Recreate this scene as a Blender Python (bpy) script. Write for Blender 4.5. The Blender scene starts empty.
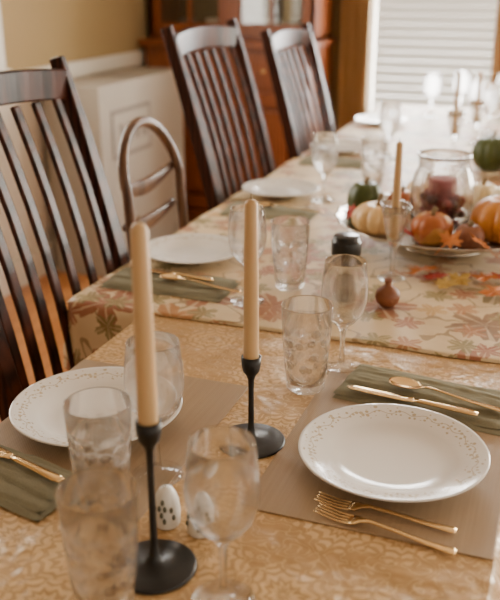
import bpy, math, random
from mathutils import Vector, Matrix, noise
random.seed(7)
pi=math.pi; cos=math.cos; sin=math.sin

# ---------------------------------------------------------------- materials
def newmat(name):
    m=bpy.data.materials.new(name); m.use_nodes=True
    nt=m.node_tree; nt.nodes.clear()
    out=nt.nodes.new('ShaderNodeOutputMaterial')
    return m,nt,out
def math_(nt,op,a,b=None,c=None):
    n=nt.nodes.new('ShaderNodeMath'); n.operation=op
    for i,x in enumerate((a,b,c)):
        if x is None: continue
        if isinstance(x,(int,float)): n.inputs[i].default_value=x
        else: nt.links.new(x,n.inputs[i])
    return n.outputs[0]
def mixc(nt,fac,a,b,mode='MIX'):
    n=nt.nodes.new('ShaderNodeMix'); n.data_type='RGBA'; n.blend_type=mode
    for s,x in ((n.inputs[0],fac),(n.inputs[6],a),(n.inputs[7],b)):
        if isinstance(x,(int,float)): s.default_value=x
        elif isinstance(x,tuple): s.default_value=(*x,1) if len(x)==3 else x
        else: nt.links.new(x,s)
    return n.outputs[2]
def princ(nt,out,col=None,rough=.5,metal=0,spec=.5,**kw):
    b=nt.nodes.new('ShaderNodeBsdfPrincipled')
    if col is not None:
        if isinstance(col,tuple): b.inputs['Base Color'].default_value=(*col,1)
        else: nt.links.new(col,b.inputs['Base Color'])
    if isinstance(rough,(int,float)): b.inputs['Roughness'].default_value=rough
    else: nt.links.new(rough,b.inputs['Roughness'])
    b.inputs['Metallic'].default_value=metal
    b.inputs['Specular IOR Level'].default_value=spec
    for k,v in kw.items(): b.inputs[k.replace('_',' ')].default_value=v
    nt.links.new(b.outputs[0],out.inputs[0])
    return b
def coords(nt,scale=(1,1,1),which='Object'):
    t=nt.nodes.new('ShaderNodeTexCoord'); m=nt.nodes.new('ShaderNodeMapping')
    m.inputs['Scale'].default_value=scale
    nt.links.new(t.outputs[which],m.inputs[0]); return m.outputs[0]
def noise_(nt,vec,scale,detail=3,rough=.5):
    n=nt.nodes.new('ShaderNodeTexNoise'); n.inputs['Scale'].default_value=scale
    n.inputs['Detail'].default_value=detail; n.inputs['Roughness'].default_value=rough
    nt.links.new(vec,n.inputs['Vector']); return n.outputs['Fac']
def bump(nt,b,h,strength=.3,dist=.002):
    n=nt.nodes.new('ShaderNodeBump'); n.inputs['Strength'].default_value=strength
    n.inputs['Distance'].default_value=dist
    nt.links.new(h,n.inputs['Height']); nt.links.new(n.outputs[0],b.inputs['Normal'])
def ramp(nt,fac,stops,interp='LINEAR'):
    r=nt.nodes.new('ShaderNodeValToRGB'); r.color_ramp.interpolation=interp
    e=r.color_ramp.elements
    while len(e)<len(stops): e.new(.5)
    for el,(p,c) in zip(e,stops): el.position=p; el.color=(*c,1)
    nt.links.new(fac,r.inputs[0]); return r.outputs[0]

def simple(name,col,rough=.5,metal=0,spec=.5,nscale=30,var=.12,bs=0,bd=.001,**kw):
    m,nt,out=newmat(name); v=coords(nt)
    n=noise_(nt,v,nscale,3)
    dark=tuple(c*(1-var) for c in col); lite=tuple(min(1,c*(1+var)) for c in col)
    c=mixc(nt,n,dark,lite)
    b=princ(nt,out,c,rough,metal,spec,**kw)
    if bs: bump(nt,b,n,bs,bd)
    return m
def wood(name,dark,lite,scale=(6,6,1.2),rough=.3,coat=.2,spec=.5):
    m,nt,out=newmat(name); v=coords(nt,scale)
    w=nt.nodes.new('ShaderNodeTexWave'); w.inputs['Scale'].default_value=3; w.inputs['Distortion'].default_value=6
    w.inputs['Detail'].default_value=3; nt.links.new(v,w.inputs[0])
    n=noise_(nt,v,12,4)
    f=math_(nt,'MULTIPLY',w.outputs['Fac'],n)
    c=mixc(nt,math_(nt,'MULTIPLY',f,1.6),dark,lite)
    b=princ(nt,out,c,rough,0,spec); b.inputs['Coat Weight'].default_value=coat
    return m

def polar_cells(nt,vec,rnd=.85,seedoff=(0,0,0)):
    """2D voronoi cells: returns r, theta, cell-random r,g,b"""
    mp=nt.nodes.new('ShaderNodeVectorMath'); mp.operation='ADD'; mp.inputs[1].default_value=seedoff
    nt.links.new(vec,mp.inputs[0]); vec=mp.outputs[0]
    v=nt.nodes.new('ShaderNodeTexVoronoi'); v.voronoi_dimensions='2D'; v.inputs['Scale'].default_value=1
    v.inputs['Randomness'].default_value=rnd; nt.links.new(vec,v.inputs['Vector'])
    s=nt.nodes.new('ShaderNodeVectorMath'); s.operation='SUBTRACT'
    nt.links.new(vec,s.inputs[0]); nt.links.new(v.outputs['Position'],s.inputs[1])
    x=nt.nodes.new('ShaderNodeSeparateXYZ'); nt.links.new(s.outputs[0],x.inputs[0])
    th=math_(nt,'ARCTAN2',x.outputs[1],x.outputs[0])
    r=v.outputs['Distance']
    sc=nt.nodes.new('ShaderNodeSeparateColor'); nt.links.new(v.outputs['Color'],sc.inputs[0])
    return r,th,sc.outputs[0],sc.outputs[1],sc.outputs[2]

def gold_damask():
    m,nt,out=newmat('gold_damask'); v=coords(nt,(8.5,8.5,8.5))
    nz=nt.nodes.new('ShaderNodeTexNoise'); nz.inputs['Scale'].default_value=2.5; nt.links.new(v,nz.inputs[0])
    d=nt.nodes.new('ShaderNodeVectorMath'); d.operation='MULTIPLY_ADD'
    nt.links.new(nz.outputs['Color'],d.inputs[0]); d.inputs[1].default_value=(.22,.22,0); nt.links.new(v,d.inputs[2])
    r,th,a,b_,c_=polar_cells(nt,d.outputs[0],.5)
    pet=math_(nt,'ABSOLUTE',math_(nt,'COSINE',math_(nt,'ADD',math_(nt,'MULTIPLY',th,6),math_(nt,'MULTIPLY',a,6))))
    edge=math_(nt,'MULTIPLY_ADD',pet,.18,.28)
    fl=math_(nt,'LESS_THAN',r,edge)
    rings=math_(nt,'GREATER_THAN',math_(nt,'SINE',math_(nt,'ADD',math_(nt,'MULTIPLY',r,55),math_(nt,'MULTIPLY',pet,3.0))),-.2)
    flower=math_(nt,'MULTIPLY',fl,rings)
    n2=noise_(nt,v,2.6,2)
    vine=math_(nt,'LESS_THAN',math_(nt,'ABSOLUTE',math_(nt,'SINE',math_(nt,'MULTIPLY',n2,42))),.30)
    vine=math_(nt,'MULTIPLY',vine,math_(nt,'SUBTRACT',1,fl))
    pat=math_(nt,'MAXIMUM',flower,math_(nt,'MULTIPLY',vine,.7))
    n3=noise_(nt,v,.8,2)
    base=mixc(nt,n3,(.42,.245,.095),(.50,.30,.125))
    col=mixc(nt,math_(nt,'MULTIPLY',pat,.62),base,(.80,.57,.31))
    b=princ(nt,out,col,math_(nt,'MULTIPLY_ADD',pat,-.12,.40),0,.9)
    b.inputs['Specular Tint'].default_value=(1,.88,.66,1)
    wr=noise_(nt,v,1.1,3,.55)
    w2=math_(nt,'ADD',math_(nt,'MULTIPLY',wr,6),math_(nt,'MULTIPLY',pat,.10))
    bump(nt,b,w2,.8,.004)
    return m

def leaf_print():
    m,nt,out=newmat('autumn_leaf_print'); v=coords(nt,(1,1,1))
    sx=nt.nodes.new('ShaderNodeSeparateXYZ'); nt.links.new(v,sx.inputs[0])
    cx=nt.nodes.new('ShaderNodeCombineXYZ')
    nt.links.new(sx.outputs[0],cx.inputs[0])
    nt.links.new(math_(nt,'ADD',sx.outputs[1],sx.outputs[2]),cx.inputs[1])
    n0=noise_(nt,v,5,3)
    base=mixc(nt,n0,(.58,.42,.23),(.80,.67,.45))
    swirl=noise_(nt,v,9,2)
    sw=math_(nt,'LESS_THAN',math_(nt,'ABSOLUTE',math_(nt,'SUBTRACT',swirl,.5)),.014)
    col=mixc(nt,math_(nt,'MULTIPLY',sw,.7),base,(.22,.13,.05))
    for S,off,rad,pal,op in ((6.0,(3.3,1.7,0),.46,[(0,(.26,.045,.02)),(.22,(.13,.115,.035)),(.42,(.44,.17,.045)),(.62,(.30,.085,.045)),(.82,(.15,.065,.03))],.88),
                       (12,(9.1,4.2,0),.40,[(0,(.36,.12,.04)),(.3,(.16,.15,.045)),(.6,(.28,.05,.025)),(.8,(.50,.29,.09))],.82)):
        sc=nt.nodes.new('ShaderNodeVectorMath'); sc.operation='SCALE'; sc.inputs[3].default_value=S
        nt.links.new(cx.outputs[0],sc.inputs[0])
        r,th,a,b_,c_=polar_cells(nt,sc.outputs[0],.8,off)
        th2=math_(nt,'ADD',th,math_(nt,'MULTIPLY',a,9))
        lobes=math_(nt,'ABSOLUTE',math_(nt,'COSINE',math_(nt,'MULTIPLY',th2,2.5)))
        teeth=math_(nt,'MULTIPLY',math_(nt,'SINE',math_(nt,'MULTIPLY',th2,22)),.05)
        bound=math_(nt,'MULTIPLY',math_(nt,'ADD',math_(nt,'MULTIPLY_ADD',lobes,.65,.35),teeth),rad)
        mask=math_(nt,'MULTIPLY',math_(nt,'LESS_THAN',r,bound),math_(nt,'GREATER_THAN',b_,.28))
        lc=ramp(nt,c_,pal,'CONSTANT')
        vein=math_(nt,'GREATER_THAN',lobes,.985)
        lc=mixc(nt,math_(nt,'MULTIPLY',vein,.6),lc,(.75,.6,.4))
        n1=noise_(nt,v,40,2)
        lc=mixc(nt,math_(nt,'MULTIPLY',n1,.35),lc,(.60,.38,.18))
        col=mixc(nt,math_(nt,'MULTIPLY',mask,op),col,lc)
    b=princ(nt,out,col,.5,0,.4)
    wr=noise_(nt,v,8,3,.5)
    bump(nt,b,wr,.7,.009)
    return m

def woven(name,col,lite):
    m,nt,out=newmat(name); v=coords(nt)
    s=nt.nodes.new('ShaderNodeSeparateXYZ'); nt.links.new(v,s.inputs[0])
    a=math_(nt,'SINE',math_(nt,'MULTIPLY',s.outputs[0],1500)); b_=math_(nt,'SINE',math_(nt,'MULTIPLY',s.outputs[1],1500))
    w=math_(nt,'MULTIPLY_ADD',math_(nt,'MULTIPLY',a,b_),.5,.5)
    mp=nt.nodes.new('ShaderNodeMapping'); mp.inputs['Scale'].default_value=(300,8,1); nt.links.new(v,mp.inputs[0])
    n=noise_(nt,mp.outputs[0],1,3)
    c=mixc(nt,math_(nt,'ADD',math_(nt,'MULTIPLY',w,.35),math_(nt,'MULTIPLY',n,.6)),col,lite)
    b=princ(nt,out,c,.42,0,.6); bump(nt,b,w,.3,.0006); return m

def glass(name,mixf=.7,dots=False,ior=1.45):
    m,nt,out=newmat(name)
    g=nt.nodes.new('ShaderNodeBsdfGlass'); g.inputs['IOR'].default_value=ior; g.inputs['Roughness'].default_value=.0
    t=nt.nodes.new('ShaderNodeBsdfTransparent'); t.inputs[0].default_value=(.96,.96,.955,1)
    mx=nt.nodes.new('ShaderNodeMixShader'); mx.inputs[0].default_value=mixf
    nt.links.new(t.outputs[0],mx.inputs[1]); nt.links.new(g.outputs[0],mx.inputs[2]); last=mx.outputs[0]
    if dots:
        v=coords(nt); s=nt.nodes.new('ShaderNodeSeparateXYZ'); nt.links.new(v,s.inputs[0])
        th=math_(nt,'MULTIPLY',math_(nt,'ARCTAN2',s.outputs[1],s.outputs[0]),.0375)
        c=nt.nodes.new('ShaderNodeCombineXYZ')
        nt.links.new(math_(nt,'MULTIPLY',th,46),c.inputs[0]); nt.links.new(math_(nt,'MULTIPLY',s.outputs[2],52),c.inputs[1])
        r,tt,a,b_,c_=polar_cells(nt,c.outputs[0],.75)
        rad=math_(nt,'MULTIPLY_ADD',a,.14,.26)
        band=math_(nt,'LESS_THAN',math_(nt,'ABSOLUTE',math_(nt,'SUBTRACT',s.outputs[2],.068)),.046)
        mask=math_(nt,'MULTIPLY',math_(nt,'LESS_THAN',r,rad),band)
        dim=math_(nt,'MULTIPLY',math_(nt,'SMOOTH_MIN',r,.5,.3),band)
        bp=nt.nodes.new('ShaderNodeBump'); bp.inputs['Strength'].default_value=.9; bp.inputs['Distance'].default_value=.007
        nt.links.new(dim,bp.inputs['Height']); nt.links.new(bp.outputs[0],g.inputs['Normal'])
        mask=math_(nt,'MULTIPLY',mask,math_(nt,'GREATER_THAN',b_,.4))
        p=nt.nodes.new('ShaderNodeBsdfTransparent'); p.inputs[0].default_value=(.30,.24,.17,1)  # brown tint paints the dark refraction of the dimples into the glass
        m2=nt.nodes.new('ShaderNodeMixShader'); nt.links.new(math_(nt,'MULTIPLY',mask,.38),m2.inputs[0])
        nt.links.new(last,m2.inputs[1]); nt.links.new(p.outputs[0],m2.inputs[2]); last=m2.outputs[0]
    nt.links.new(last,out.inputs[0]); return m
def pane():
    m,nt,out=newmat('pane_glass')
    t=nt.nodes.new('ShaderNodeBsdfTransparent'); t.inputs[0].default_value=(.9,.9,.88,1)
    gl=nt.nodes.new('ShaderNodeBsdfGlossy'); gl.inputs['Roughness'].default_value=.04
    mx=nt.nodes.new('ShaderNodeMixShader'); mx.inputs[0].default_value=.08
    nt.links.new(t.outputs[0],mx.inputs[1]); nt.links.new(gl.outputs[0],mx.inputs[2]); nt.links.new(mx.outputs[0],out.inputs[0]); return m
def porcelain():
    m,nt,out=newmat('decorated_porcelain'); v=coords(nt)
    s=nt.nodes.new('ShaderNodeSeparateXYZ'); nt.links.new(v,s.inputs[0])
    r=math_(nt,'SQRT',math_(nt,'ADD',math_(nt,'POWER',s.outputs[0],2),math_(nt,'POWER',s.outputs[1],2)))
    th=math_(nt,'ARCTAN2',s.outputs[1],s.outputs[0])
    c=nt.nodes.new('ShaderNodeCombineXYZ')
    nt.links.new(math_(nt,'MULTIPLY',th,.108*130),c.inputs[0]); nt.links.new(math_(nt,'MULTIPLY',r,130),c.inputs[1])
    rr,t,a,b_,c_=polar_cells(nt,c.outputs[0],.9)
    dot=math_(nt,'LESS_THAN',rr,math_(nt,'MULTIPLY_ADD',a,.22,.16))
    dot=math_(nt,'MULTIPLY',dot,math_(nt,'GREATER_THAN',b_,.2))
    centre=math_(nt,'MULTIPLY_ADD',math_(nt,'SINE',math_(nt,'MULTIPLY',th,20)),.003,.109)
    dist=math_(nt,'ABSOLUTE',math_(nt,'SUBTRACT',r,centre))
    band=math_(nt,'LESS_THAN',dist,.0095)
    vine=math_(nt,'LESS_THAN',dist,.0006)
    mask=math_(nt,'MAXIMUM',math_(nt,'MULTIPLY',dot,band),vine)
    n=noise_(nt,v,60,2)
    gold=mixc(nt,n,(.52,.36,.16),(.38,.34,.20))
    col=mixc(nt,math_(nt,'MULTIPLY',mask,.75),(.84,.82,.79),gold)
    b=princ(nt,out,col,.16,0,.5); b.inputs['Coat Weight'].default_value=.3
    return m
def pumpkin_mat(name,a,b_,stripes=None):
    m,nt,out=newmat(name); v=coords(nt); n=noise_(nt,v,45,4,.6); n2=noise_(nt,v,14,2)
    c=mixc(nt,n,a,b_)
    if stripes: c=mixc(nt,math_(nt,'GREATER_THAN',n2,.52),c,stripes)
    b=princ(nt,out,c,.42); bump(nt,b,n,.4,.002); return m
def floorboards():
    m,nt,out=newmat('oak_floorboards'); v=coords(nt)
    t=nt.nodes.new('ShaderNodeMapping'); t.inputs['Rotation'].default_value=(0,0,pi/2); nt.links.new(v,t.inputs[0])
    br=nt.nodes.new('ShaderNodeTexBrick'); br.inputs['Scale'].default_value=1
    br.inputs['Brick Width'].default_value=1.1; br.inputs['Row Height'].default_value=.075; br.inputs['Mortar Size'].default_value=.002
    br.inputs['Color1'].default_value=(.50,.19,.05,1); br.inputs['Color2'].default_value=(.60,.26,.08,1); br.inputs['Mortar'].default_value=(.08,.03,.01,1)
    nt.links.new(t.outputs[0],br.inputs['Vector'])
    mp=nt.nodes.new('ShaderNodeMapping'); mp.inputs['Scale'].default_value=(20,1.5,1); nt.links.new(v,mp.inputs[0])
    n=noise_(nt,mp.outputs[0],6,4)
    c=mixc(nt,math_(nt,'MULTIPLY',n,.5),br.outputs[0],(.25,.09,.03))
    b=princ(nt,out,c,.28); return m

M={}
M['gold']=gold_damask(); M['leaf']=leaf_print(); M['mat']=woven('placemat_weave',(.25,.165,.09),(.46,.33,.20))
M['tg']=glass('clear_glass',.75); M['tgd']=glass('dimpled_glass',.75,True); M['sg']=glass('solid_glass',.6); M['pane']=pane()
M['porc']=porcelain(); M['white']=simple('white_ceramic',(.82,.80,.75),.2,var=.03)
M['napkin']=simple('sage_napkin',(.225,.21,.14),.9,spec=.2,nscale=500,var=.25,bs=.4,bd=.0006)
M['flat']=simple('champagne_gold',(.85,.60,.30),.20,1,nscale=20,var=.06)
M['candle']=simple('beeswax_candle',(.58,.385,.19),.45,nscale=15,var=.06,Subsurface_Weight=.12,Subsurface_Scale=.01)
M['iron']=simple('black_iron',(.006,.006,.006),.42,.1,nscale=200,var=.3,bs=.1)
M['black']=simple('black_lid',(.006,.006,.006),.3,nscale=50)
M['chair']=wood('dark_mahogany',(.014,.005,.003),(.070,.020,.010),rough=.34,coat=0,spec=.14)
M['bent']=wood('bentwood_brown',(.06,.025,.012),(.16,.08,.04),rough=.38,spec=.3)
M['cab']=wood('cherry_cabinet',(.17,.042,.008),(.40,.12,.028),scale=(5,5,1),rough=.35,coat=0)
M['cabin']=simple('cabinet_interior',(.08,.04,.02),.7)
M['floor']=floorboards()
M['wall']=simple('tan_wall_paint',(.34,.24,.11),.9,nscale=3,var=.05)
M['trim']=simple('white_trim_paint',(.72,.67,.58),.45,nscale=4,var=.03)
M['ceil']=simple('ceiling_paint',(.50,.43,.33),.9,nscale=4,var=.03)
M['box']=simple('white_cardboard',(.38,.34,.28),.85,nscale=6,var=.06)
M['grey']=simple('print_grey',(.20,.175,.15),.8)
M['cherrybase']=wood('table_wood',(.06,.022,.01),(.15,.06,.03))
M['curtain']=simple('tan_curtain',(.50,.31,.13),.9,nscale=8,var=.12)
M['pewter']=simple('pewter',(.62,.58,.52),.22,.9,nscale=10,var=.08)
M['pump']=pumpkin_mat('pumpkin_orange',(.55,.18,.022),(.74,.32,.055))
M['pumpl']=pumpkin_mat('pumpkin_pale_orange',(.76,.46,.17),(.90,.66,.35))
M['redg']=pumpkin_mat('red_orange_gourd',(.30,.055,.014),(.52,.17,.03),(.48,.22,.05))
M['greeng']=pumpkin_mat('green_gourd',(.02,.045,.008),(.09,.11,.02))
M['yelg']=pumpkin_mat('yellow_gourd',(.70,.54,.27),(.88,.78,.54))
M['brn']=pumpkin_mat('brown_pomegranate',(.15,.045,.018),(.32,.12,.055))
M['stem']=simple('dry_stem',(.22,.15,.07),.8)
M['lf1']=simple('leaf_orange',(.52,.16,.025),.6,nscale=60,var=.4); M['lf2']=simple('leaf_red',(.35,.035,.02),.6,nscale=60,var=.4); M['lf3']=simple('leaf_yellow',(.48,.30,.06),.6,nscale=60,var=.3)
M['pot']=simple('potpourri',(.07,.02,.02),.7,nscale=60,var=.6)
M['rose']=simple('dried_rose',(.26,.06,.06),.7,nscale=60,var=.4)
M['blind']=simple('blind_slat',(.75,.75,.72),.6,var=.03)
M['spice']=simple('peppercorns',(.10,.07,.045),.7,nscale=400,var=.8)
M['glaze']=simple('leaf_motif_green',(.12,.12,.08),.4)

# ---------------------------------------------------------------- mesh builder
class MB:
    def __init__(s): s.v=[];s.f=[];s.m=[];s.sm=[];s.mats=[]
    def mi(s,k):
        if k not in s.mats: s.mats.append(k)
        return s.mats.index(k)
    def add(s,verts,faces,mat,smooth=True,tf=None):
        o=len(s.v)
        s.v+= [tuple(tf@Vector(v)) for v in verts] if tf else [tuple(v) for v in verts]
        for i,f in enumerate(faces):
            s.f.append(tuple(o+j for j in f)); s.m.append(s.mi(mat[i] if isinstance(mat,list) else mat)); s.sm.append(smooth)
    def lathe(s,prof,mat,seg=48,c=(0,0,0),rfun=None,tf=None,smooth=True):
        V=[];F=[];mm=[]
        for p in prof:
            for k in range(seg):
                t=2*pi*k/seg; r=p[0]*(rfun(t,p) if rfun else 1)
                V.append((c[0]+r*cos(t),c[1]+r*sin(t),c[2]+p[1]))
        for i in range(len(prof)-1):
            for k in range(seg):
                k2=(k+1)%seg
                F.append((i*seg+k,i*seg+k2,(i+1)*seg+k2,(i+1)*seg+k)); mm.append(prof[i][2] if len(prof[i])>2 else mat)
        s.add(V,F,mm,smooth,tf)
    def box(s,x0,x1,y0,y1,z0,z1,mat,tf=None):
        V=[(x,y,z) for x in (x0,x1) for y in (y0,y1) for z in (z0,z1)]
        F=[(0,1,3,2),(4,6,7,5),(0,4,5,1),(2,3,7,6),(0,2,6,4),(1,5,7,3)]
        s.add(V,F,mat,False,tf)
    def sweep(s,pts,sizes,mat,up=(0,0,1),n=12,rect=False,smooth=True,tf=None,closed=False):
        pts=[Vector(p) for p in pts]; up=Vector(up); V=[];F=[]
        if not isinstance(sizes,list): sizes=[sizes]*len(pts)
        if rect: n=4
        L=len(pts)
        for i,p in enumerate(pts):
            if closed: t=(pts[(i+1)%L]-pts[i-1])
            else: t=pts[min(i+1,L-1)]-pts[max(i-1,0)]
            t.normalize(); sd=up.cross(t)
            if sd.length<1e-4: sd=Vector((1,0,0)).cross(t)
            sd.normalize(); u=t.cross(sd)
            a,b=sizes[i]
            if rect:
                for q in ((-1,-1),(1,-1),(1,1),(-1,1)): V.append(p+sd*a*q[0]+u*b*q[1])
            else:
                for k in range(n):
                    th=2*pi*k/n; V.append(p+sd*a*cos(th)+u*b*sin(th))
        R=L if closed else L-1
        for i in range(R):
            j=(i+1)%L
            for k in range(n):
                k2=(k+1)%n; F.append((i*n+k,i*n+k2,j*n+k2,j*n+k))
        if not closed:
            F.append(tuple(reversed(range(n)))); F.append(tuple((L-1)*n+k for k in range(n)))
        s.add(V,F,mat,smooth and not rect,tf)
    def sphere(s,c,r,mat,seg=16,rings=10,tf=None):
        prof=[(max(1e-5,sin(pi*i/rings)),-cos(pi*i/rings)) for i in range(rings+1)]
        if isinstance(r,(int,float)): r=(r,r,r)
        V=[];F=[]
        for pr in prof:
            for k in range(seg):
                t=2*pi*k/seg; V.append((c[0]+r[0]*pr[0]*cos(t),c[1]+r[1]*pr[0]*sin(t),c[2]+r[2]*pr[1]))
        for i in range(rings):
            for k in range(seg):
                k2=(k+1)%seg; F.append((i*seg+k,i*seg+k2,(i+1)*seg+k2,(i+1)*seg+k))
        s.add(V,F,mat,True,tf)
    def build(s,name,loc=(0,0,0),rot=0,bevel=0,merge=False):
        me=bpy.data.meshes.new(name); me.from_pydata(s.v,[],s.f)
        for k in s.mats: me.materials.append(M[k])
        me.polygons.foreach_set('material_index',s.m); me.polygons.foreach_set('use_smooth',s.sm); me.update()
        o=bpy.data.objects.new(name,me); bpy.context.scene.collection.objects.link(o)
        o.location=loc; o.rotation_euler=(0,0,rot)
        if bevel:
            b=o.modifiers.new('bevel','BEVEL'); b.width=bevel; b.segments=2; b.limit_method='ANGLE'; b.angle_limit=.9
        return o
def inst(o,loc,rot=0,scale=1):
    c=o.copy(); bpy.context.scene.collection.objects.link(c); c.location=loc; c.rotation_euler=(0,0,rot); c.scale=(scale,)*3
    c.name=o.name.split('.')[0]; return c
def RT(loc=(0,0,0),rz=0,rx=0,ry=0):
    return Matrix.Translation(loc)@Matrix.Rotation(rz,4,'Z')@Matrix.Rotation(ry,4,'Y')@Matrix.Rotation(rx,4,'X')

# ---------------------------------------------------------------- room
XL=-2.35; YB=5.05; W2=(1.15,2.65)
b=MB(); b.box(XL-.1,3.0,-2.2,YB+.1,-.05,0,'floor'); b.build('floor')
b=MB(); b.box(XL-.12,3.0,-.6,YB+.12,2.6,2.65,'ceil'); b.build('ceiling')
b=MB()
b.box(XL-.12,XL,-2.2,1.7,0,2.6,'wall'); b.box(XL-.12,XL,3.15,YB,0,2.6,'wall'); b.box(XL-.12,XL,1.7,3.15,0,.98,'wall'); b.box(XL-.12,XL,1.7,3.15,2.2,2.6,'wall')
b.build('wall_left')
b=MB()
b.box(XL-.12,-1.16,YB,YB+.12,0,2.6,'wall'); b.box(-.40,W2[0],YB,YB+.12,0,2.6,'wall'); b.box(W2[1],3.0,YB,YB+.12,0,2.6,'wall')
for x0,x1 in ((-1.16,-.40),W2):
    b.box(x0,x1,YB,YB+.12,0,.55,'wall'); b.box(x0,x1,YB,YB+.12,2.25,2.6,'wall')
b.build('wall_back')
def window_back(name,x0,x1):
    b=MB(); z0,z1=.55,2.25; y=YB
    for (a,c,d,e) in ((x0-.07,x0+.01,z0-.07,z1+.07),(x1-.01,x1+.07,z0-.07,z1+.07),(x0,x1,z1-.01,z1+.07),(x0-.1,x1+.1,z0-.06,z0+.0)):
        b.box(a,c,y-.03,y+.02,d,e,'trim')
    b.box(x0,x0+.04,y+.03,y+.08,z0,z1,'trim'); b.box(x1-.04,x1,y+.03,y+.08,z0,z1,'trim')
    b.box(x0,x1,y+.03,y+.08,z0,z0+.05,'trim'); b.box(x0,x1,y+.03,y+.08,z1-.05,z1,'trim'); b.box(x0,x1,y+.03,y+.08,1.38,1.42,'trim')
    z=z0+.06
    while z<z1-.05:
        b.box(x0+.045,x1-.045,y+.0,y+.025,z,z+.003,'blind'); z+=.05
    b.build(name)
window_back('window_1',-1.16,-.40); window_back('added_window',*W2)  # second one is out of view, added to bring light onto the table
b=MB()
for (a,c,d,e) in ((1.62,1.71,.9,2.28),(3.14,3.23,.9,2.28),(1.62,3.23,2.19,2.28),(1.58,3.27,.92,.985),(2.40,2.44,.98,2.2)):
    b.box(XL-.04,XL+.03,a,c,d,e,'trim')
b.box(XL-.06,XL-.02,1.7,3.15,1.55,1.6,'trim')
b.build('window_3')
b=MB(); b.box(XL,XL+.02,-2.2,1.6,.90,.97,'trim'); b.box(XL,XL+.025,3.25,YB,.90,.97,'trim'); b.box(XL,XL+.012,3.25,YB,.12,.90,'trim');b.box(XL,XL+.012,-2.2,3.25,.12,.90,'trim'); b.build('trim_1',bevel=.005)
b=MB(); b.box(XL+.012,XL+.03,-2.2,YB,0,.13,'trim'); b.build('baseboard_left')
b=MB(); b.box(XL+.04,3.0,YB-.018,YB,0,.13,'trim'); b.build('baseboard_back')
def curtain(name,x0,x1):
    b=MB(); V=[];F=[];nx=60;nz=14
    for j in range(nz+1):
        z=.03+2.35*j/nz
        for i in range(nx+1):
            x=x0+(x1-x0)*i/nx; V.append((x,YB-.08+.025*sin(i*.9)+.006*sin(j*.7+i*.3),z))
    for j in range(nz):
        for i in range(nx):
            a=j*(nx+1)+i; F.append((a,a+1,a+nx+2,a+nx+1))
    b.add(V,F,'curtain'); o=b.build(name); return o
curtain('window_curtain',-1.29,-1.12); curtain('window_curtain',-.44,-.15)

def area(name,loc,rot,sx,sy,power,col):
    l=bpy.data.lights.new(name,'AREA'); l.shape='RECTANGLE'; l.size=sx; l.size_y=sy; l.energy=power; l.color=col
    o=bpy.data.objects.new(name,l); bpy.context.scene.collection.objects.link(o); o.location=loc; o.rotation_euler=rot
area('daylight_window_1',(-.78,YB+.2,1.4),(-pi/2,0,0),.9,1.8,165,(1,.98,.95))
area('added_window_fill',((W2[0]+W2[1])/2,YB+.2,1.4),(-pi/2,0,0),1.5,1.8,480,(1,.93,.82))  # added lamp behind the unseen extra window, lights the table
area('daylight_window_3',(XL-.2,2.42,1.6),(0,-pi/2,0),1.3,1.5,70,(1,.92,.80))
# sky: brighter towards the window side of the house (+X +Y), dim behind
w=bpy.data.worlds.new('warm_daylight'); bpy.context.scene.world=w; w.use_nodes=True
nt=w.node_tree; bg=nt.nodes['Background']
tc=nt.nodes.new('ShaderNodeTexCoord'); dp=nt.nodes.new('ShaderNodeVectorMath'); dp.operation='DOT_PRODUCT'
nt.links.new(tc.outputs['Generated'],dp.inputs[0]); dp.inputs[1].default_value=(.80,.50,.33)
fac=math_(nt,'MAXIMUM',math_(nt,'MULTIPLY_ADD',dp.outputs['Value'],.5,.5),0)
nt.links.new(mixc(nt,fac,(.50,.34,.20),(1,.87,.70)),bg.inputs[0])
nt.links.new(math_(nt,'MULTIPLY_ADD',math_(nt,'POWER',fac,2),2.5,.32),bg.inputs[1])

# ---------------------------------------------------------------- cabinet
b=MB(); x0,x1=-2.30,-1.34; yf=4.50; yb=4.98
b.box(x0,x1,yf+.02,yb,.08,1.0,'cab'); b.box(x0-.015,x1+.015,yf-.01,yb,0,.08,'cab'); b.box(x0-.02,x1+.02,yf-.02,yb,1.0,1.035,'cab')
dw=(x1-x0)/2
for k in range(2):
    a=x0+k*dw+.02; c=x0+(k+1)*dw-.02
    b.box(a,c,yf+.0,yf+.02,.80,.97,'cab'); b.box(a+.03,c-.03,yf-.008,yf,.83,.94,'cab')
    b.sphere(((a+c)/2,yf-.02,.885),.014,'flat')
    for q in ((a,a+.06,.10,.77),(c-.06,c,.10,.77),(a+.06,c-.06,.10,.17),(a+.06,c-.06,.70,.77)): b.box(q[0],q[1],yf-.005,yf+.02,q[2],q[3],'cab')
    b.box(a+.09,c-.09,yf-.002,yf+.02,.20,.67,'cab')
    yu=yf+.1
    for q in ((a-.02,a+.045,1.06,2.12),(c-.045,c+.02,1.06,2.12),(a+.04,c-.04,1.06,1.12),(a+.04,c-.04,2.06,2.12),((a+c)/2-.01,(a+c)/2+.01,1.12,2.06),(a+.04,c-.04,1.42,1.44),(a+.04,c-.04,1.74,1.76)): b.box(q[0],q[1],yu,yu+.025,q[2],q[3],'cab')
    b.box(a+.045,c-.045,yu+.010,yu+.014,1.12,2.06,'pane')
b.box(x0,x0+.02,yf+.1,yb,1.03,2.12,'cab'); b.box(x1-.02,x1,yf+.1,yb,1.03,2.12,'cab'); b.box(x0,x1,yb-.02,yb,1.03,2.12,'cabin')
b.box(x0-.02,x1+.02,yf+.05,yb,2.12,2.2,'cab')
b.box(x0,x1,yf+.12,yb,1.03,1.06,'cab')
for z in (1.43,1.75): b.box(x0+.02,x1-.02,yf+.15,yb-.02,z,z+.015,'cab')
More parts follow.
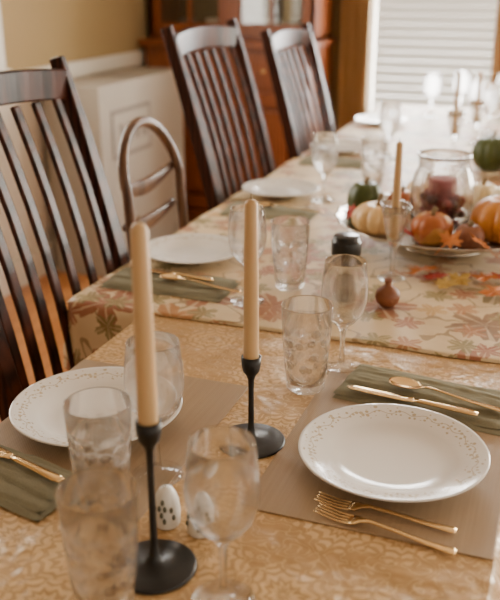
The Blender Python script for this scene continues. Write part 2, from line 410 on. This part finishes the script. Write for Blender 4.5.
for z in (1.06,1.445,1.765):
    for k in range(5):
        X=x0+.14+k*.17
        b.lathe([(.001,0),(.03,0),(.045,.03),(.055,.075),(.052,.075),(.04,.03),(.001,.01)],'grey' if (k+int(z*9))%2 else 'white',20,(X,yf+.3,z))
b.build('china_cabinet',bevel=.004)
b=MB(); b.box(-2.29,-2.0,3.45,4.35,0.0,.90,'box'); b.box(-1.999,-1.997,3.55,3.95,.55,.78,'grey'); b.box(-1.998,-1.9965,3.57,3.93,.57,.76,'box')
for k in range(4): b.box(-1.999,-1.995,3.62+k*.08,3.66+k*.08,.62,.71,'grey')
b.box(-2.29,-2.0,3.885,3.915,.90,.902,'grey')
b.build('cardboard_box',bevel=.004)

# ---------------------------------------------------------------- tables
def table(name,xa,xb,ya,yb_,ztop,peds):
    b=MB(); b.box(xa,xb,ya,yb_,ztop-.03,ztop,'cherrybase'); b.box(xa+.08,xb-.08,ya+.08,yb_-.08,ztop-.10,ztop-.03,'cherrybase')
    xc=(xa+xb)/2
    for py in peds:
        b.lathe([(.001,.03),(.07,.03),(.075,.08),(.05,.12),(.04,.2),(.055,.32),(.06,.4),(.04,.5),(.05,.58),(.08,ztop-.1)],'cherrybase',24,(xc,py,0))
        for a in (45,135,225,315):
            a=math.radians(a); dx=cos(a)*.24; dy=sin(a)*.24
            b.sweep([(xc+dx*.15,py+dy*.15,.10),(xc+dx*.6,py+dy*.6,.07),(xc+dx,py+dy,.022)],[(.025,.03),(.022,.025),(.025,.02)],'cherrybase',rect=True)
    return b.build(name,bevel=.004)
table('dining_table',-.73,-.025,-.05,1.43,.742,[.6])
table('extension_table',-.895,.155,1.465,4.42,.747,[2.15,3.65])

def cloth(name,xa,xb,ya,yb_,z,dropf,mat,amp=.02,seed=0,rc=.025,hem=0):
    per=[]
    def corner(cx,cy,a0):
        for k in range(9):
            a=a0+pi/2*k/8; per.append((cx+rc*cos(a),cy+rc*sin(a),cos(a),sin(a)))
    def edge(p,q,nx,ny):
        L=math.hypot(q[0]-p[0],q[1]-p[1]); n=max(4,int(L/.012))
        for k in range(1,n): per.append((p[0]+(q[0]-p[0])*k/n,p[1]+(q[1]-p[1])*k/n,nx,ny))
    corner(xb-rc,yb_-rc,0); edge((xb-rc,yb_),(xa+rc,yb_),0,1)
    corner(xa+rc,yb_-rc,pi/2); edge((xa,yb_-rc),(xa,ya+rc),-1,0)
    corner(xa+rc,ya+rc,pi); edge((xa+rc,ya),(xb-rc,ya),0,-1)
    corner(xb-rc,ya+rc,1.5*pi); edge((xb,ya+rc),(xb,yb_-rc),1,0)
    n=len(per); V=[];F=[]; rings=14; s=0; S=[]
    for i,p in enumerate(per):
        if i: s+=math.hypot(p[0]-per[i-1][0],p[1]-per[i-1][1]) + (.01 if abs(p[2])>.02 and abs(p[3])>.02 else 0)
        S.append(s)
    for i,(x,y,nx,ny) in enumerate(per):
        h=hem*noise.noise(Vector((x*6,y*6,seed)))
        V.append((x-nx*.006+nx*h,y-ny*.006+ny*h,z))
    for j in range(1,rings+1):
        t=j/rings
        for i,(x,y,nx,ny) in enumerate(per):
            d=dropf(x,y); h=hem*noise.noise(Vector((x*6,y*6,seed)))
            dz=d*t
            out=.006*min(1,dz/.006) if d>.01 else .004*t
            rip=amp*(.5+.5*sin(S[i]*34+2.5*sin(S[i]*7+seed)))*min(1,max(0,dz-.01)/.12)
            if d<.01: rip=0
            out+=rip+h
            V.append((x+nx*out,y+ny*out,z-dz))
    F.append(tuple(range(n)))
    for j in range(rings):
        for i in range(n):
            k=(i+1)%n; F.append((j*n+i,(j+1)*n+i,(j+1)*n+k,j*n+k))
    b=MB(); b.add(V,F,mat); b.sm[0]=False
    return b.build(name)
def d_gold(x,y):
    if y>1.445: return .004
    if y>1.425: return .004+.2*(1.445-y)/.02
    return .22
def ss(t): t=max(0,min(1,t)); return t*t*(3-2*t)
def d_leaf(x,y):
    if y<1.44:
        e=max(ss((-.748-x)/.03),ss((x-.005)/.03))
        return .0045+ (.16)*e
    return .16+.02*sin(x*9+y*5)
cloth('gold_tablecloth',-.742,-.015,-.06,1.45,.750,d_gold,'gold',.012,1)
cloth('autumn_leaf_tablecloth',-.915,.175,1.400,4.43,.7565,d_leaf,'leaf',.028,3,hem=.010)

# ---------------------------------------------------------------- chairs
def dining_chair(Htop):
    b=MB(); W=.235
    def xb(z):
        if z<.45: return -.05*(1-z/.45)
        t=(z-.45)/.75; return -.19*t*(.75+.25*t)
    for s in (-1,1):
        zs=[0,.2,.42,.5,.6,.75,.9,1.05,Htop]
        b.sweep([(xb(z),s*W*(1+.04*max(0,z-.45)),z) for z in zs],[(.017,.02)]*2+[(.02,.024)]*2+[(.019,.021)]*3+[(.018,.017),(.016,.010)],'chair',up=(0,1,0),rect=True)
        b.sweep([(.42,s*.215,0),(.42,s*.215,.25),(.42,s*.215,.44)],[(.015,.015),(.019,.019),(.022,.022)],'chair',up=(0,1,0),rect=True)
        b.box(.0,.42,s*.215-.011,s*.215+.011,.385,.44,'chair'); b.box(-.02,.42,s*.215-.008,s*.215+.008,.17,.195,'chair')
    b.box(.41,.432,-.2,.2,.385,.44,'chair'); b.box(-.005,.018,-.2,.2,.385,.44,'chair'); b.box(.2,.22,-.21,.21,.17,.195,'chair')
    V=[];F=[];n=14
    for lay in (0,1):
        for i in range(n+1):
            for j in range(n+1):
                x=-.012+.465*i/n; hw=.215+.03*(i/n); y=-hw+2*hw*j/n
                u=2*i/n-1; v=2*j/n-1
                z=.44+(.03-.010*max(0,(1-u*u)*(1-v*v)) if lay else 0)
                V.append((x,y,z))
    m=n+1
    for lay in (0,1):
        o=lay*m*m
        for i in range(n):
            for j in range(n):
                q=(o+i*m+j,o+(i+1)*m+j,o+(i+1)*m+j+1,o+i*m+j+1); F.append(q if lay else q[::-1])
    for i in range(n):
        F.append((i*m,(i+1)*m,m*m+(i+1)*m,m*m+i*m)); F.append((i*m+n,m*m+i*m+n,m*m+(i+1)*m+n,(i+1)*m+n))
        F.append((i,m*m+i,m*m+i+1,i+1)); F.append((n*m+i,n*m+i+1,m*m+n*m+i+1,m*m+n*m+i))
    b.add(V,F,'chair',False)
    pts=[];sz=[]
    for k in range(13):
        y=-W*1.02+2.04*W*k/12; u=y/W
        z=Htop-.055+.012*(1-u*u); pts.append((xb(z)-.022*(1-u*u),y,z)); sz.append((.011,.032))
    b.sweep(pts,sz,'chair',up=(0,0,1),rect=True)
    pts=[];
    for k in range(9):
        y=-W+2*W*k/8; u=y/W; pts.append((xb(.56)-.018*(1-u*u),y,.56))
    b.sweep(pts,(.010,.022),'chair',rect=True)
    for k in range(7):
        u=(-3+k)/3*.80; y=u*W
        pts=[]
        for q in range(7):
            z=.57+(Htop-.08-.57)*q/6
            pts.append((xb(z)-.020*(1-u*u)+.012*sin(pi*q/6),y*(1+.06*q/6),z))
        b.sweep(pts,(.013,.0055),'chair',up=(1,0,0),rect=True)
    return b
dining_chair(1.205).build('dining_chair',(-.860,1.405,0),0,.004)
dining_chair(1.235).build('dining_chair',(-.880,2.50,0),0,.004)
dining_chair(1.190).build('dining_chair',(-.850,3.19,0),0,.004)
b=MB()
def arch(w,zt,z0,r,xo=0,xt=-.09):
    pts=[]
    for k in range(8): pts.append((xo+xt*(k/8)*.6,-w,z0+(zt-w-z0)*k/8))
    for k in range(17):
        a=pi-pi*k/16; z=zt-w+w*sin(a); pts.append((xo+xt*(.6+.4*sin(a)),w*cos(a),z))
    for k in range(8): pts.append((xo+xt*(1-(k+1)/8)*.6,w,zt-w-(zt-w-z0)*(k+1)/8))
    b.sweep(pts,(r,r),'bent',up=(1,0,0),n=10)
arch(.145,1.03,0,.0135)
for zc,sag in ((.90,.03),(.80,.025)):
    pts=[(-.07-.012*(1-(2*k/12-1)**2),-.14+.28*k/12,zc-sag*(1-(2*k/12-1)**2)) for k in range(13)]
    b.sweep(pts,[(.006,.010+.012*sin(pi*k/12)) for k in range(13)],'bent',up=(0,0,1),n=10)
b.lathe([(.001,.43),(.165,.43),(.175,.44),(.175,.455),(.16,.462),(.001,.452)],'bent',40,(.17,0,0))
for a in ((.29,-.10),(.29,.10)): b.sweep([(a[0]+.02,a[1]*1.15,0),(a[0],a[1],.43)],(.013,.013),'bent',up=(1,0,0),n=10)
b.sweep([(.17+.13*cos(2*pi*k/32),.13*sin(2*pi*k/32),.22) for k in range(32)],(.008,.008),'bent',closed=True,n=8)
b.build('bentwood_chair',(-.910,1.915,0))

# ---------------------------------------------------------------- tableware
ZG=.7512; ZL=.7577
def placemat(x0,x1,y0,y1):
    b=MB(); b.box(x0,x1,y0,y1,.7505,.7522,'mat')
    return b.build('placemat',bevel=.0006)
placemat(-.325,-.022,.850,1.262); placemat(-.735,-.432,.765,1.165)
ZM=.7527
def plate_mesh(name,loc,R=.127):
    k=R/.127
    prof=[(.001,.004),(.045,.004),(.047,.0),(.052,.0),(.053,.004),(.075,.008),(.092,.0145),(.108,.0185),(.124,.0235),(.127,.0252),(.1265,.0268),(.123,.0262),(.108,.0215),(.094,.0175),(.086,.0145),(.078,.0105),(.06,.0085),(.001,.0080)]
    b=MB(); b.lathe(prof,'porc',96); o=b.build(name,loc); o.scale=(k,k,k); return o
plate_mesh('dinner_plate',(-.170,1.010,ZM),.1265); plate_mesh('dinner_plate',(-.605,.985,ZM),.126)
for y in (1.735,2.385,3.10,3.78): plate_mesh('dinner_plate',(-.785,y,ZL),.115)
b=MB()
b.lathe([(.0005,0,'sg'),(.027,0,'sg'),(.0305,.003,'sg'),(.0315,.014,'tgd'),(.034,.04,'tgd'),(.0365,.07,'tgd'),(.039,.105,'tgd'),(.0405,.142,'tg'),(.0400,.1435,'tg'),(.0390,.142,'tg'),(.0375,.105,'tg'),(.0350,.07,'tg'),(.0325,.04,'tg'),(.030,.016,'tg'),(.026,.013,'tg'),(.0005,.012,'tg')],'tgd',56)
tb=b.build('glass_tumbler',(-.347,1.194,ZG))
for i,l in enumerate([(-.488,.795,ZG),(-.512,1.623,ZL),(-.395,.632,ZG),(-.56,2.62,ZL)]): inst(tb,l,1.3*i+.7)
b=MB()
b.lathe([(.0005,0,'sg'),(.033,0,'sg'),(.034,.0015,'sg'),(.022,.004,'sg'),(.008,.009,'sg'),(.0045,.02,'sg'),(.0038,.045,'sg'),(.0048,.07,'sg'),(.008,.077,'tg'),(.020,.088,'tg'),(.0315,.103,'tg'),(.0375,.124,'tg'),(.0385,.140,'tg'),(.0365,.165,'tg'),(.0330,.1915,'tg'),(.0325,.1925,'tg'),(.0318,.1915,'tg'),(.0353,.165,'tg'),(.0373,.140,'tg'),(.0363,.124,'tg'),(.0303,.104,'tg'),(.0188,.090,'tg'),(.006,.081,'tg'),(.0005,.080,'tg')],'tg',56)
wg=b.build('wine_glass',(-.310,1.280,ZG))
for l in [(-.455,.880,ZG),(-.282,.682,ZG),(-.565,1.512,ZL),(-.645,2.359,ZL),(-.60,3.05,ZL),(-.614,4.066,ZL),(-.318,3.70,ZL),(-.40,3.95,ZL),(-.50,4.20,ZL),(-.30,4.15,ZL)]: inst(wg,l)

def candle(b,z0,z1,r=.0105):
    b.lathe([(.001,z0),(r,z0),(r,z0+.02),(r*.93,z0+(z1-z0)*.5),(r*.80,z1-.006),(r*.55,z1-.001),(.001,z1)],'candle',24)
    b.sweep([(0,0,z1-.002),(0,0,z1+.008)],(.0008,.0008),'stem',up=(1,0,0),n=6)
def black_holder(loc,h,ztop,R=.049):
    b=MB()
    b.lathe([(.001,0),(R,0),(R,.0025),(R-.003,.004),(.03,.0055),(.012,.008),(.006,.014),(.0042,.03),(.0038,h-.05),(.0045,h-.035),(.007,h-.028),(.0115,h-.022),(.0135,h-.012),(.0138,h),(.0118,h),(.0112,h-.012),(.001,h-.018)],'iron',48)
    candle(b,h-.017,ztop,.0108); return b.build('taper_candle_holder',loc)
black_holder((-.370,1.005,ZG),.132,.351,.0485)
black_holder((-.375,.708,ZG),.184,.397,.0470)
def glass_holder(loc,ztop):
    b=MB()
    b.lathe([(.0005,0,'sg'),(.029,0,'sg'),(.030,.002,'sg'),(.012,.007,'sg'),(.006,.015,'sg'),(.005,.04,'sg'),(.008,.052,'sg'),(.006,.06,'sg'),(.011,.075,'tg'),(.018,.10,'tg'),(.025,.135,'tg'),(.032,.165,'tg'),(.0305,.165,'tg'),(.0235,.135,'tg'),(.0165,.10,'tg'),(.011,.084,'tg'),(.0005,.082,'tg')],'tg',40,rfun=lambda t,p:1+(.04*cos(8*t) if p[1]>.07 else 0))
    candle(b,.085,ztop,.0095); return b.build('glass_candlestick',loc)
glass_holder((-.322,1.752,ZL),.295); glass_holder((-.382,3.12,ZL),.300); glass_holder((-.34,3.42,ZL),.27)

for i,l in enumerate([(-.397,.786,ZG),(-.353,.785,ZG)]):
    b=MB(); b.lathe([(.001,0),(.014,0),(.016,.003),(.0165,.02),(.015,.034),(.012,.043),(.0095,.047),(.008,.050),(.001,.053)],'white',32)
    for (th,z,s) in ((-1.3,.014,1),(-1.5,.022,-1),(-1.25,.030,1),(-1.7,.030,-1),(-1.45,.038,1),(-.6,.018,1),(-.75,.028,-1),(-2.3,.018,-1),(-2.15,.028,1)):
        rr=.0166 if z<.025 else (.0156 if z<.035 else .0140)
        b.sphere((rr*cos(th),rr*sin(th),z),(.0024,.0024,.0042),'glaze',8,6)
    for a in range(3): b.sphere((.003*cos(a*2.1),.003*sin(a*2.1),.0523),.0008,'black',6,4)
    b.build('salt_shaker' if i==0 else 'pepper_shaker',l)
b=MB(); b.lathe([(.0005,0),(.026,0),(.029,.004),(.029,.075),(.027,.09),(.024,.098),(.024,.105)],'pane',40)
b.lathe([(.0005,.003),(.026,.003),(.0265,.07),(.0005,.074)],'spice',32)
b.lathe([(.001,.098),(.0285,.098),(.0295,.101),(.0295,.123),(.0285,.127),(.026,.128),(.026,.135),(.024,.137),(.001,.137)],'black',40)
b.build('pepper_grinder',(-.383,1.580,ZL))

def pillow(b,w,d,h,z0,mat,tf,seed,wr=.0015,fold=True):
    nx,ny=36,20; V=[];F=[]
    def P(i,j,top):
        u=2*i/nx-1; v=2*j/ny-1
        e=(1-abs(u)**14)*(1-abs(v)**8); e=max(0,e)**.45
        x=u*w/2; y=v*d/2
        x+=.003*noise.noise(Vector((v*2,u*1.3,seed))); y+=.004*noise.noise(Vector((u*2,seed,v)))
        if not top: return (x,y,z0)
        z=z0+h*e*(1+.25*noise.noise(Vector((u*1.5,v*1.2,seed+5))))+wr*noise.noise(Vector((u*5+v*2,v*4,seed+9)))*e
        return (x,y,z)
    for top in (0,1):
        for i in range(nx+1):
            for j in range(ny+1): V.append(P(i,j,top))
    m=ny+1; T=(nx+1)*m
    for i in range(nx):
        for j in range(ny):
            a=i*m+j; F.append((a,a+1,a+m+1,a+m)); F.append((T+a,T+a+m,T+a+m+1,T+a+1))
    for i in range(nx):
        for jj in (0,ny):
            a=i*m+jj; F.append((a,a+m,T+a+m,T+a))
    for j in range(ny):
        for ii in (0,nx):
            a=ii*m+j; F.append((a,a+1,T+a+1,T+a))
    b.add(V,F,mat,True,tf)
def spoon(b,tf,L=.165,mat='flat'):
    a,c=.027,.0175; V=[];F=[];n=20;r=8
    for lay in (0,1):
        for i in range(r+1):
            q=i/r
            for k in range(n):
                t=2*pi*k/n; x=a*q*cos(t); y=c*q*sin(t)*(1-.12*cos(t)); z=-.006*(1-q*q)+.007-(.0012 if lay else 0)
                V.append((x,y,z))
    for lay in (0,1):
        o=lay*(r+1)*n
        for i in range(r):
            for k in range(n):
                k2=(k+1)%n; q=(o+i*n+k,o+(i+1)*n+k,o+(i+1)*n+k2,o+i*n+k2); F.append(q if not lay else q[::-1])
    for k in range(n):
        k2=(k+1)%n; F.append((r*n+k,(r+1)*n+r*n+k,(r+1)*n+r*n+k2,r*n+k2))
    b.add(V,F,mat,True,tf)
    b.sweep([(a-.003,0,.0062),(.04,0,.009),(.06,0,.008),(.10,0,.005),(.14,0,.004),(L,0,.004),(L+.006,0,.004)],[(.004,.0012),(.0025,.0016),(.0025,.0015),(.0035,.0012),(.0058,.0011),(.0075,.0010),(.004,.0008)],mat,n=10,tf=tf)
def knife(b,tf,mat='flat'):
    b.sweep([(0,0,.002),(.01,0,.002),(.05,0,.002),(.095,0,.002),(.11,0,.003)],[(.002,.0006),(.008,.0007),(.0095,.0008),(.009,.001),(.005,.0018)],mat,n=8,tf=tf)
    b.sweep([(.108,0,.003),(.12,0,.0035),(.16,0,.0035),(.195,0,.0035),(.205,0,.003)],[(.0045,.002),(.0055,.0028),(.0065,.003),(.008,.003),(.005,.002)],mat,n=12,tf=tf)
def fork(b,tf,mat='flat',L=.175):
    for k in range(4):
        y=-.0088+k*.00587
        b.sweep([(0,y*.95,.0055),(.012,y,.0035),(.030,y,.0015),(.046,y*.95,.0028)],[(.0007,.0005),(.0013,.0008),(.0015,.0009),(.0018,.001)],mat,n=8,tf=tf)
    b.sweep([(.043,0,.0026),(.052,0,.004),(.060,0,.0065),(.07,0,.0082),(.10,0,.0065),(.14,0,.0035),(L-.005,0,.003),(L,0,.003)],[(.0106,.001),(.0100,.0011),(.005,.0013),(.003,.0018),(.003,.0016),(.0048,.0013),(.0072,.0012),(.004,.0009)],mat,n=12,tf=tf)
def napkin(name,loc,rz,w,d,seed,items):
    b=MB()
    pillow(b,w,d,.0055,0,'napkin',RT((0,0,0)),seed,.0025)
    pillow(b,w*.985,d*.93,.0050,.0048,'napkin',RT((-.003,.004,0),.015),seed+3,.0025)
    pillow(b,w*.96,d*.55,.0045,.0092,'napkin',RT((-.002,.012,0),-.03),seed+6,.0025)
    b.build(name,loc,rz)
napkin('folded_napkin',(-.158,1.220,ZM),-.13,.265,.130,1,None)
napkin('folded_napkin',(-.655,.806,ZM),-.20,.245,.10,11,None)
napkin('folded_napkin',(-.750,1.545,ZL),.02,.27,.125,21,None)
napkin('folded_napkin',(-.745,2.17,ZL),.02,.25,.13,31,None)
napkin('folded_napkin',(-.745,2.88,ZL),.02,.25,.12,41,None)
def cut(name,fn,loc,rz):
    b=MB(); fn(b,RT()); return b.build(name,loc,rz)
cut('gold_spoon',spoon,(-.192,1.218,ZM+.0160),-.24)
cut('gold_knife',knife,(-.278,1.190,ZM+.0135),-.13)
cut('gold_fork',fork,(-.242,.896,ZM),-.06)
cut('gold_fork',fork,(-.235,.872,ZM),-.16)
cut('gold_knife',knife,(-.745,.852,ZM+.0165),-.28)
cut('gold_spoon',spoon,(-.690,.800,ZM+.0145),-.18+pi)
cut('gold_spoon',spoon,(-.745,1.540,ZL+.0150),-.18)
cut('gold_knife',knife,(-.86,1.58,ZL+.0155),-.12)
cut('gold_spoon',spoon,(-.76,2.18,ZL+.0155),-.1)

# ---------------------------------------------------------------- centrepiece
PC=(-.255,2.045)
b=MB()
b.lathe([(.001,0),(.11,0),(.115,.006),(.06,.012),(.03,.022),(.03,.03),(.10,.038),(.19,.042),(.235,.050),(.258,.062),(.262,.064),(.262,.067),(.256,.066),(.234,.055),(.19,.047),(.001,.046)],'pewter',96,rfun=lambda t,p:1+(.012*cos(24*t) if p[0]>.24 else 0))
b.build('serving_platter',(PC[0],PC[1],ZL))
ZP=ZL+.0475
def squash(name,loc,R,h,mat,ribs=10,depth=.09,stem=.03):
    b=MB(); prof=[]; n=18
    for i in range(n+1):
        t=-pi/2+pi*i/n
        r=R*cos(t)**.8 if cos(t)>0 else 0
        z=h/2+h/2*sin(t)
        dip=.12*h*math.exp(-(r/(R*.3))**2)
        z+= -dip if t>0 else dip*.5
        prof.append((max(r,.0006),z))
    zmin=min(p[1] for p in prof); prof=[(p[0],p[1]-zmin) for p in prof]
    b.lathe(prof,mat,ribs*8,rfun=lambda t,p:1-depth*(1-abs(sin(t*ribs/2))**.7))
    zt=prof[-1][1]
    if stem: b.sweep([(0,0,zt-.004),(.001,.001,zt+stem*.5),(.006,.003,zt+stem)],[(.009*R/.06,.009*R/.06),(.005,.005),(.006,.006)],'stem',up=(1,0,0),n=8)
    return b.build(name,loc)
squash('mini_pumpkin',(-.393,1.925,ZP),.062,.075,'pumpl',10,.13)
squash('mini_pumpkin',(-.112,1.965,ZP),.078,.105,'pump',10,.13)
squash('green_gourd',(-.455,2.055,ZP),.045,.095,'greeng',8,.07,.02)
squash('red_gourd',(-.262,1.880,ZP),.048,.075,'redg',9,.07,.02)
squash('pomegranate',(-.178,1.865,ZP),.034,.060,'brn',6,.03,.012)
squash('yellow_gourd',(-.115,2.100,ZP),.050,.10,'yelg',10,.10,.02)
squash('yellow_gourd',(-.185,2.165,ZP),.045,.09,'yelg',10,.08,.02)
squash('red_apple',(-.370,2.075,ZP),.036,.075,'redg',5,.02,.015)
squash('mini_pumpkin',(-.33,2.20,ZP),.055,.08,'pumpl',10,.13)
squash('green_striped_gourd',(-.235,2.963,ZL),.066,.12,'greeng',10,.10,.03)
squash('mini_pumpkin',(-.12,2.90,ZL),.055,.07,'pump')
b=MB(); b.lathe([(.0005,0),(.050,0),(.066,.012),(.074,.05),(.074,.095),(.067,.132),(.058,.150),(.059,.170),(.063,.180),(.060,.181),(.055,.170),(.054,.152),(.063,.130),(.0705,.095),(.0705,.05),(.062,.015),(.0005,.004)],'tg',56)
random.seed(3)
for k in range(100):
    z=.017+random.random()*.070; R=.048 if z>.03 else .042; a=random.random()*2*pi; r=R*math.sqrt(random.random())
    q=.010+.004*random.random()
    b.sphere((r*cos(a),r*sin(a),z),(q,q*.8,q*.9),'pot' if k%2 else 'rose',10,6)
b.lathe([(.001,.06),(.032,.06),(.033,.120),(.030,.123),(.001,.119)],'rose',32)
b.build('glass_candle_jar',(-.262,2.003,ZP))
def leaf(b,mat,tf,s=.045,seed=0):
    pts=[(0,-1),(.12,-.45),(.55,-.62),(.42,-.28),(.95,-.1),(.62,.08),(.72,.45),(.32,.32),(.22,.6),(0,1.05)]
    pts=pts+[(-x,y) for x,y in reversed(pts[1:-1])]
    V=[(0,0,.12*s)]+[(x*s,y*s,s*(.22*noise.noise(Vector((x*2,y*2,seed)))+.02+.12*(x*x+y*y))) for x,y in pts]; n=len(pts)
    F=[(0,1+i,1+(i+1)%n) for i in range(n)]
    b.add(V,F,mat,False,tf); b.sweep([(0,-.9*s,.05*s),(.1*s,-1.6*s,.03*s)],(.0008,.0008),mat,n=6,tf=tf)
b=MB(); random.seed(5)
for k,(x,y,z) in enumerate([(-.262,1.785,.013),(-.232,1.76,.011),(-.18,1.755,.012),(-.13,1.78,.014),(-.09,1.80,.012),(-.205,1.72,.011),(-.10,1.70,.012)]):
    leaf(b,('lf1','lf2','lf3')[k%3],RT((x,y,z+ZL),random.random()*6,.2*random.random(),.2*random.random()),.032+.010*random.random(),k)
b.build('autumn_leaves')
b=MB()
for k,(x,y) in enumerate([(-.315,1.845),(-.15,1.810),(-.09,1.85),(-.465,1.965),(-.03,1.95),(-.21,1.81)]):
    leaf(b,('lf2','lf1','lf1')[k%3],RT((x,y,ZL+.080),random.random()*6,.5,.3),.033,k+20)
b.build('leaf_garland')
b=MB(); b.lathe([(.001,0),(.012,.001),(.022,.010),(.025,.022),(.022,.034),(.012,.042),(.007,.046),(.006,.050),(.010,.056),(.008,.057),(.001,.050)],'brn',32)
b.build('dried_pomegranate',(-.296,1.580,ZL))

# ---------------------------------------------------------------- camera
f=860; p=math.atan(325/f); a=math.atan(340/math.hypot(f,325))
c=bpy.data.cameras.new('camera'); o=bpy.data.objects.new('camera',c); bpy.context.scene.collection.objects.link(o)
c.sensor_fit='VERTICAL'; c.sensor_height=36; c.lens=f/600*36
o.location=(0,0,1.37); o.rotation_euler=(pi/2-p,0,a)
c.dof.use_dof=True; c.dof.focus_distance=1.26; c.dof.aperture_fstop=3.8
c.clip_start=.02
bpy.context.scene.camera=o
